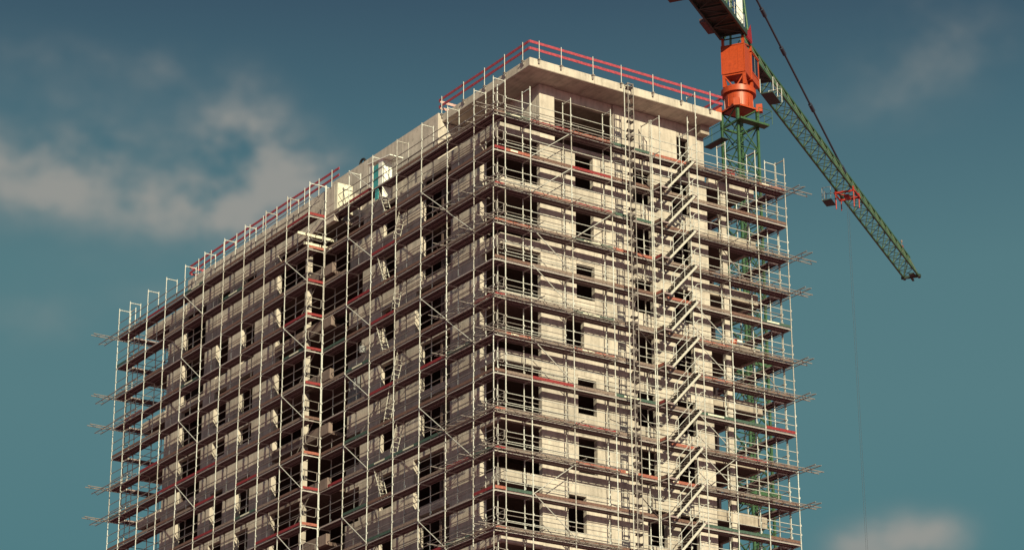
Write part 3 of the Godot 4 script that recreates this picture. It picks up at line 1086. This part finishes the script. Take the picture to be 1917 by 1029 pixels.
	box(cb, Vector3(1.25, 20.6, 0.25), Vector3(1.7, 0.06, 1.3))
	box(cb, Vector3(1.25, 20.92, 0.86), Vector3(1.5, 0.5, 0.04))
	box(cb, Vector3(1.25, 20.92, -0.35), Vector3(1.5, 0.5, 0.04))
	var cab := part(o, "cab", cb.commit(), "crane_orange", tx)
	var wn := begin()
	box(wn, Vector3(0.86, 21.93, 0.86), Vector3(0.72, 1.36, 0.02))
	part(cab, "window", wn.commit(), "glass", tx)
	var wn2 := begin()
	box(wn2, Vector3(1.64, 21.93, 0.86), Vector3(0.72, 1.36, 0.02))
	part(cab, "window", wn2.commit(), "glass", tx)
	var bar2 := begin()
	box(bar2, Vector3(1.25, 21.93, 0.86), Vector3(0.06, 1.36, 0.05))
	part(cab, "window_post", bar2.commit(), "galvanised_dull_shaded", tx)
	var wf := begin()
	box(wf, Vector3(2.06, 21.6, 0.25), Vector3(0.02, 1.9, 1.1))
	part(cab, "window", wf.commit(), "glass", tx)
	var seat := begin()
	box(seat, Vector3(0.95, 21.1, 0.2), Vector3(0.5, 0.12, 0.5))
	box(seat, Vector3(0.72, 21.5, 0.2), Vector3(0.1, 0.8, 0.5))
	part(cab, "seat", seat.commit(), "rubber", tx)
	# top frame between housing and jib
	var tf := begin()
	for z in [-0.72, 0.72]:
		for x in [-0.85, 0.85]:
			box(tf, Vector3(x, 23.05, z), Vector3(0.22, 0.6, 0.16))
		tube(tf, Vector3(-0.8, 22.8, z), Vector3(0.8, 23.3, z), 0.06, 6)
	part(o, "pivot_frame", tf.commit(), "crane_orange", tx)
	# tower head: two long legs meeting high above
	var hl := begin()
	for z in [-0.7, 0.7]:
		for x in [-0.8, 0.8]:
			tube(hl, Vector3(x, 23.3, z), Vector3(0.3, 31.0, z * 0.3), 0.085, 8)
		for k in 5:
			var t0 := k / 5.0
			var t1 := (k + 1) / 5.0
			tube(hl, Vector3(lerpf(-0.8, 0.3, t0), lerpf(23.3, 31.0, t0), z * lerpf(1.0, 0.3, t0)), Vector3(lerpf(0.8, 0.3, t1), lerpf(23.3, 31.0, t1), z * lerpf(1.0, 0.3, t1)), 0.045, 6)
	for k in 6:
		var t := k / 6.0
		for x in [-0.8, 0.8]:
			tube(hl, Vector3(lerpf(x, 0.3, t), lerpf(23.3, 31.0, t), -0.7 * lerpf(1.0, 0.3, t)), Vector3(lerpf(x, 0.3, t), lerpf(23.3, 31.0, t), 0.7 * lerpf(1.0, 0.3, t)), 0.045, 6)
	box(hl, Vector3(0.3, 31.0, 0), Vector3(0.5, 0.5, 0.7))
	var head := part(o, "tower_head", hl.commit(), "crane_green", tx)
	var wp := begin()
	box(wp, Vector3(-1.0, 25.3, 0.62), Vector3(0.06, 2.2, 0.42))
	part(head, "switch_cabinet", wp.commit(), "cabin_white", tx)
	var rp := begin()
	tri(rp, Vector3(-0.9, 23.35, 0.98), Vector3(0.55, 23.35, 0.98), Vector3(0.3, 24.7, 0.98), Vector3(0, 0, 1))
	box(rp, Vector3(-0.2, 23.55, 0.93), Vector3(1.3, 0.6, 0.06))
	part(o, "pivot_plate", rp.commit(), "crane_red", tx)
	# counter jib, reaching back towards the camera
	var cj := begin()
	for z in [-0.86, 0.98]:
		box(cj, Vector3(-7.2, 23.5, z), Vector3(12.8, 0.34, 0.16))
	for k in 9:
		box(cj, Vector3(-1.2 - k * 1.5, 23.44, 0.06), Vector3(0.1, 0.14, 1.76))
		if k < 8:
			tube(cj, Vector3(-1.2 - k * 1.5, 23.42, -0.8 if k % 2 else 0.9), Vector3(-2.7 - k * 1.5, 23.42, 0.9 if k % 2 else -0.8), 0.045, 6)
	var cjp := part(o, "counter_jib", cj.commit(), "crane_dark", tx)
	var fp := begin()
	box(fp, Vector3(-7.2, 23.62, 0.06), Vector3(12.6, 0.03, 1.66))
	part(cjp, "walkway_plate", fp.commit(), "crane_dark", tx)
	var cr := begin()
	for k in 12:
		tube(cr, Vector3(-1.4 - k * 1.05, 23.6, 1.02), Vector3(-1.4 - k * 1.05, 24.65, 1.02), 0.024, 6)
	for y in [24.1, 24.64]:
		tube(cr, Vector3(-1.3, y, 1.02), Vector3(-13.2, y, 1.02), 0.022, 6)
	for k in 12:
		tube(cr, Vector3(-1.4 - k * 1.05, 23.6, -0.9), Vector3(-1.4 - k * 1.05, 24.65, -0.9), 0.024, 6)
	for y in [24.1, 24.64]:
		tube(cr, Vector3(-1.3, y, -0.9), Vector3(-13.2, y, -0.9), 0.022, 6)
	part(cjp, "railing", cr.commit(), "galvanised", tx)
	var wb := begin()
	box(wb, Vector3(-8.6, 23.45, -1.55), Vector3(1.7, 0.5, 1.2))
	part(cjp, "side_platform", wb.commit(), "platform_plate", tx)
	var wb2 := begin()
	box(wb2, Vector3(-3.0, 23.45, -1.15), Vector3(1.9, 0.28, 0.42))
	part(cjp, "side_platform", wb2.commit(), "platform_plate", tx)
	var cw := begin()
	for k in 4:
		box(cw, Vector3(-11.6 - k * 0.46, 24.3, 0.06), Vector3(0.42, 2.6, 1.5))
	part(cjp, "counterweight", cw.commit(), "concrete_1", tx)
	var pn := begin()
	for z in [-0.6, 0.7]:
		tube(pn, Vector3(0.2, 30.8, z * 0.3), Vector3(-12.0, 23.7, z), 0.05, 6)
	part(cjp, "tie_bar", pn.commit(), "cable", tx)
	# jib: sections of 5 m, triangular, two chords below and one above
	var chord := begin()
	var lace := begin()
	var wd := 0.64
	var ht := 1.7
	for z in [-wd, wd]:
		box(chord, Vector3(2.625, 0, z), Vector3(5.24, 0.13, 0.13))
	box(chord, Vector3(2.625, ht, 0), Vector3(5.24, 0.15, 0.15))
	var base_lace := begin()
	for k in 3:
		var x0 := 1.75 * k
		var x1 := 1.75 * (k + 1)
		tube(base_lace, Vector3(x0, 0, -wd), Vector3(x1, 0, wd), 0.03, 5, -1.0, false)
		tube(base_lace, Vector3(x0, 0, -wd), Vector3(x0, 0, wd), 0.03, 5, -1.0, false)
		tube(base_lace, Vector3(x0, 0, wd), Vector3(x1, 0, -wd), 0.026, 5, -1.0, false)
		for z in [-wd, wd]:
			tube(lace, Vector3(x0, 0, z), Vector3((x0 + x1) * 0.5, ht, 0), 0.038, 6, -1.0, false)
			tube(lace, Vector3((x0 + x1) * 0.5, ht, 0), Vector3(x1, 0, z), 0.038, 6, -1.0, false)
	var blm := base_lace.commit()
	var chm := chord.commit()
	var lam := lace.commit()
	for k in 9:
		var jx := tx.translated_local(Vector3(1.3 + 5.25 * k, 23.24, -0.17))
		var j := part(o, "jib_section", chm, "crane_green", jx)
		part(j, "lacing", lam, "crane_sunlit_green", jx)  # sunlight on the jib sides put into a paler green
		part(j, "bottom_lacing", blm, "crane_dark", jx)  # underside shade put into the darker green
	var jt := begin()
	box(jt, Vector3(48.65, 23.22, -0.17), Vector3(0.2, 0.22, 1.7))
	box(jt, Vector3(49.05, 23.18, -0.17), Vector3(0.8, 0.16, 0.16))
	for z in [-0.64, 0.64]:
		box(jt, Vector3(48.8, 23.25, z - 0.17), Vector3(0.5, 0.24, 0.2))
		tube(jt, Vector3(48.4, 24.9, -0.17), Vector3(48.7, 23.3, z - 0.17), 0.05, 6)
	box(jt, Vector3(48.2, 23.2, 0.05), Vector3(0.8, 0.12, 0.45))
	part(o, "jib_tip", jt.commit(), "crane_dark", tx)
	var wk := begin()
	box(wk, Vector3(4.2, 23.32, -0.17), Vector3(5.4, 0.05, 1.1))
	part(o, "jib_walkway", wk.commit(), "crane_dark", tx)
	# access platform beside the foot of the jib
	var ap := begin()
	box(ap, Vector3(3.4, 20.35, 1.3), Vector3(2.0, 0.07, 0.85))
	part(o, "access_platform", ap.commit(), "crane_dark", tx)
	var ar := begin()
	for p in [[2.4, 1.78], [3.4, 1.78], [4.45, 1.78], [4.45, 0.85], [2.4, 0.85]]:
		tube(ar, Vector3(p[0], 20.4, p[1]), Vector3(p[0], 21.45, p[1]), 0.03, 6)
	for y in [20.9, 21.45]:
		bent(ar, [Vector3(2.4, y, 1.78), Vector3(4.45, y, 1.78), Vector3(4.45, y, 0.85)], 0.022)
	part(o, "access_railing", ar.commit(), "galvanised", tx)
	# tie bar of the jib with its joint sleeves
	var ta := Vector3(1.2, 30.05, 0)
	var te := Vector3(28.6, 24.75, -0.17)
	var ti := begin()
	tube(ti, ta, te, 0.085, 8)
	var tie := part(o, "tie_bar", ti.commit(), "cable", tx)
	for t in [0.21, 0.385, 0.655, 0.97]:
		var sl := begin()
		tube(sl, ta.lerp(te, t - 0.016), ta.lerp(te, t + 0.016), 0.16, 8)
		part(tie, "joint_sleeve", sl.commit(), "cable", tx)
	# trolley with its basket and ropes
	var tr := begin()
	var tl := 28.0
	for x in [-0.8, 0.8]:
		box(tr, Vector3(tl + x, 22.72, 0), Vector3(0.13, 0.13, 1.6))
		for z in [-0.72, 0.72]:
			box(tr, Vector3(tl + x, 22.9, z), Vector3(0.22, 0.34, 0.1))
			tube(tr, Vector3(tl + x, 22.7, z), Vector3(tl + x, 21.6 + 0.3 * x, z), 0.045, 6)
	for z in [-0.8, 0.8]:
		box(tr, Vector3(tl, 22.7, z), Vector3(1.7, 0.11, 0.1))
	box(tr, Vector3(tl, 22.58, 0), Vector3(0.7, 0.22, 0.4))
	tube(tr, Vector3(tl - 0.8, 22.7, -0.8), Vector3(tl + 0.8, 22.7, 0.8), 0.05, 6)
	var tx2 := tx.translated_local(Vector3(0.6, 0.29, -0.17))
	var trolley := part(o, "trolley", tr.commit(), "trolley_red", tx2)
	var bk := begin()
	box(bk, Vector3(tl - 0.6, 22.1, -1.35), Vector3(1.3, 0.08, 0.75))
	part(trolley, "basket_floor", bk.commit(), "crane_dark", tx2)
	var bc := begin()
	for p in [[-1.25, -1.7], [-0.6, -1.7], [0.05, -1.7], [-1.25, -1.0], [0.05, -1.0]]:
		tube(bc, Vector3(tl + p[0], 22.1, p[1]), Vector3(tl + p[0], 23.15, p[1]), 0.022, 6)
	for y in [22.6, 23.15]:
		bent(bc, [Vector3(tl - 1.25, y, -1.0), Vector3(tl - 1.25, y, -1.7), Vector3(tl + 0.05, y, -1.7), Vector3(tl + 0.05, y, -1.0)], 0.02)
	part(trolley, "basket_railing", bc.commit(), "galvanised_dull_shaded", tx2)
	var ro := begin()
	for x in [-0.25, 0.25]:
		tube(ro, Vector3(tl + x, 22.5, 0), Vector3(tl + x, -42.0, 0), 0.010, 5)
	part(trolley, "hoist_rope", ro.commit(), "cable", tx2)
	# warning beacon near the tip
	var be := begin()
	tube(be, Vector3(44.1, 23.6, -0.2), Vector3(44.1, 25.0, -0.2), 0.03, 6)
	box(be, Vector3(44.1, 24.2, -0.2), Vector3(0.12, 0.3, 0.2))
	tube(be, Vector3(44.1, 24.95, -0.2), Vector3(44.1, 25.15, -0.2), 0.08, 10)
	var beacon := part(o, "beacon_mast", be.commit(), "toe_grey", tx.translated_local(Vector3(2.0, 0.5, 0)))
	var b2 := begin()
	box(b2, Vector3(44.1, 24.55, -0.2), Vector3(0.14, 0.2, 0.24))
	part(beacon, "red_band", b2.commit(), "crane_red", tx.translated_local(Vector3(2.0, 0.5, 0)))
	# tie collars that brace the mast against the block
	for y in [-0.4, -9.2]:
		var co := begin()
		for f in 4:
			var b := Basis(Vector3.UP, PI * 0.5 * f)
			box(co, b * Vector3(0, y, 1.12) , (b * Vector3(2.5, 0.34, 0.16)).abs())
		part(o, "tie_collar", co.commit(), "crane_green", Transform3D(Basis(), c))
		bar(o, "collar_strut", c + P(-1.0, y, -1.0), P(18.0, y + 0.1, 14.0), 0.07, "crane_green")
		bar(o, "collar_strut", c + P(-1.0, y, 1.0), P(18.0, y + 0.1, 27.0), 0.07, "crane_green")


# ------------------------------------------------------------------ small things
func small_things() -> void:
	# white and teal weather hut on the top deck of the long facade
	var o := thing("weather_hut", "white site hut with a teal panel on the top deck of the long facade", "site hut", P(0.4, 0.0, 11.5))
	block(o, "wall", 0.08, 0.13, -0.05, 1.5, 12.15, 12.6, "cabin_white")
	block(o, "teal_panel", 0.085, 0.135, 0.0, 1.35, 11.62, 12.14, "teal")
	block(o, "wall", 0.08, 0.13, -0.05, 1.5, 11.15, 11.61, "cabin_white")
	block(o, "wall", 0.14, 0.66, -0.05, 1.45, 11.1, 11.15, "cabin_white")
	block(o, "wall", 0.10, 0.66, -0.75, -0.12, 11.18, 11.22, "cabin_white")
	block(o, "teal_panel", 0.085, 0.135, -0.75, -0.1, 11.62, 11.95, "teal")
	var rf := begin()
	box(rf, Vector3.ZERO, Vector3(0.85, 0.05, 2.5), Basis(Vector3(1, 0, 0), 0.12))
	part(o, "roof", rf.commit(), "cabin_white", Transform3D(Basis(), P(0.42, 1.52, 11.5)))
	# black hose hooked over the parapet
	var hs := begin()
	var pts := []
	for k in 11:
		var t := PI * k / 10.0
		pts.append(Vector3(0, 0.3 * sin(t), 0.3 * cos(t)))
	pts.append(Vector3(0, -0.3, -0.3))
	bent(hs, pts, 0.07, 8)
	var hose := MeshInstance3D.new()
	hose.name = "hose_bend"
	hose.mesh = hs.commit()
	hose.material_override = M["rubber"]
	hose.position = P(1.8, 3.43, 16.3)
	hose.set_meta("label", "black rubber hose bent over the top of the long parapet")
	hose.set_meta("category", "hose")
	add_child(hose)
	# round bucket hanging on an inner post
	var bu := thing("hanging_bucket", "round grey bucket hanging in the long facade scaffold", "bucket", P(0.2, -9.0, 13.2))
	var bm := begin()
	tube(bm, Vector3(0, 0, 0), Vector3(0, 0.36, 0), 0.17, 16, 0.21)
	part(bu, "body", bm.commit(), "tarp", Transform3D(Basis(), P(0.2, -9.2, 13.2)))
	var hn := begin()
	bent(hn, [Vector3(-0.2, 0.36, 0), Vector3(-0.1, 0.58, 0), Vector3(0.1, 0.58, 0), Vector3(0.2, 0.36, 0)], 0.012)
	tube(hn, Vector3(0, 0.58, 0), Vector3(0, 1.2, 0), 0.008, 5)
	part(bu, "handle", hn.commit(), "dark_steel", Transform3D(Basis(), P(0.2, -9.2, 13.2)))
	# a plastic sheet hung in one window opening
	var sh := begin()
	for k in 8:
		var z0 := 0.15 * k
		var z1 := 0.15 * (k + 1)
		var d0 := 0.05 * sin(k * 2.1)
		var d1 := 0.05 * sin((k + 1) * 2.1)
		face(sh, P(d0, 0, z0), P(d1, 0, z1), P(d1 * 1.6 - 0.03, -1.75 - 0.05 * (k % 3), z1), P(d0 * 1.6 - 0.03, -1.75 - 0.05 * ((k + 2) % 3), z0), P(-1, 0, 0))
	var sheet := MeshInstance3D.new()
	sheet.name = "plastic_sheet"
	sheet.mesh = sh.commit()
	sheet.material_override = M["tarp"]
	sheet.position = P(1.06, -9.75, 14.8)
	sheet.set_meta("label", "crumpled grey plastic sheet hanging in a window opening of the long facade")
	sheet.set_meta("category", "plastic sheet")
	add_child(sheet)
	# two beams pushed out over the inner corner of the scaffold
	for k in 2:
		var bm2 := MeshInstance3D.new()
		bm2.name = "timber_beam" if k == 0 else "timber_beam_001"
		bm2.mesh = slab_mesh(Vector3(2.7 - 0.5 * k, 0.16, 0.14), 0.012)
		bm2.material_override = M["board_white"]
		bm2.position = P(-0.15 + 0.3 * k, -1.02 - 0.42 * k, 17.75 + 0.25 * k)
		bm2.set_meta("label", ["upper, longer cream beam lying across the stepped corner of the long scaffold", "lower, shorter cream beam lying across the stepped corner of the long scaffold"][k])
		bm2.set_meta("kind", "thing")
		bm2.set_meta("category", "beam")
		bm2.set_meta("group", "beams at the stepped corner of the scaffold")
		add_child(bm2)
	# stores on the right hand balconies
	var pal := thing("block_pallet", "pallet of white blocks on a right hand balcony in front of the crane mast", "pallet", P(17.0, FLOOR0 - STOREY * 3, 2.6))
	block(pal, "pallet_base", 16.4, 17.6, FLOOR0 - STOREY * 3 + 0.005, FLOOR0 - STOREY * 3 + 0.14, 2.1, 3.1, "toe_brown", 0.005)
	for a in 2:
		for b in 3:
			for l in 2:
				block(pal, "white_block", 16.42 + a * 0.59, 17.0 + a * 0.59, FLOOR0 - STOREY * 3 + 0.145 + l * 0.5, FLOOR0 - STOREY * 3 + 0.64 + l * 0.5, 2.12 + b * 0.32, 2.43 + b * 0.32, "cabin_white", 0.01)
	var tub := thing("orange_tub", "orange mixing tub on the parapet of a right hand balcony", "tub", P(16.2, FLOOR0 - STOREY * 3 + 0.36, 1.2))
	var tu := begin()
	tube(tu, Vector3(0, 0.363, 0), Vector3(0, 0.58, 0), 0.17, 14, 0.22)
	part(tub, "body", tu.commit(), "crane_orange", Transform3D(Basis(), P(16.2, FLOOR0 - STOREY * 3, 1.2)))
	var rim := begin()
	tube(rim, Vector3(0, 0.581, 0), Vector3(0, 0.61, 0), 0.235, 14)
	part(tub, "rim", rim.commit(), "crane_red", Transform3D(Basis(), P(16.2, FLOOR0 - STOREY * 3, 1.2)))
	var chest := thing("tool_chest", "dark red tool chest on the top deck right of the stair tower", "tool chest", P(15.6, 0.02, 0.4))
	block(chest, "body", 15.35, 15.95, 0.02, 0.5, 0.2, 0.62, "toe_red")
	block(chest, "lid", 15.33, 15.97, 0.502, 0.58, 0.18, 0.64, "dark_steel")
	var planks := thing("plank_stack", "stack of spare brown planks lying on the top deck of the far wing", "planks", P(-0.6, 0.02, 31.0))
	for k in 5:
		block(planks, "plank", -0.75 + 0.01 * (k % 3), -0.5 + 0.01 * (k % 3), 0.02 + 0.05 * k, 0.066 + 0.05 * k, 30.3 + 0.06 * ((k * 7) % 4), 32.3 + 0.07 * ((k * 5) % 3), "toe_brown", 0.004)
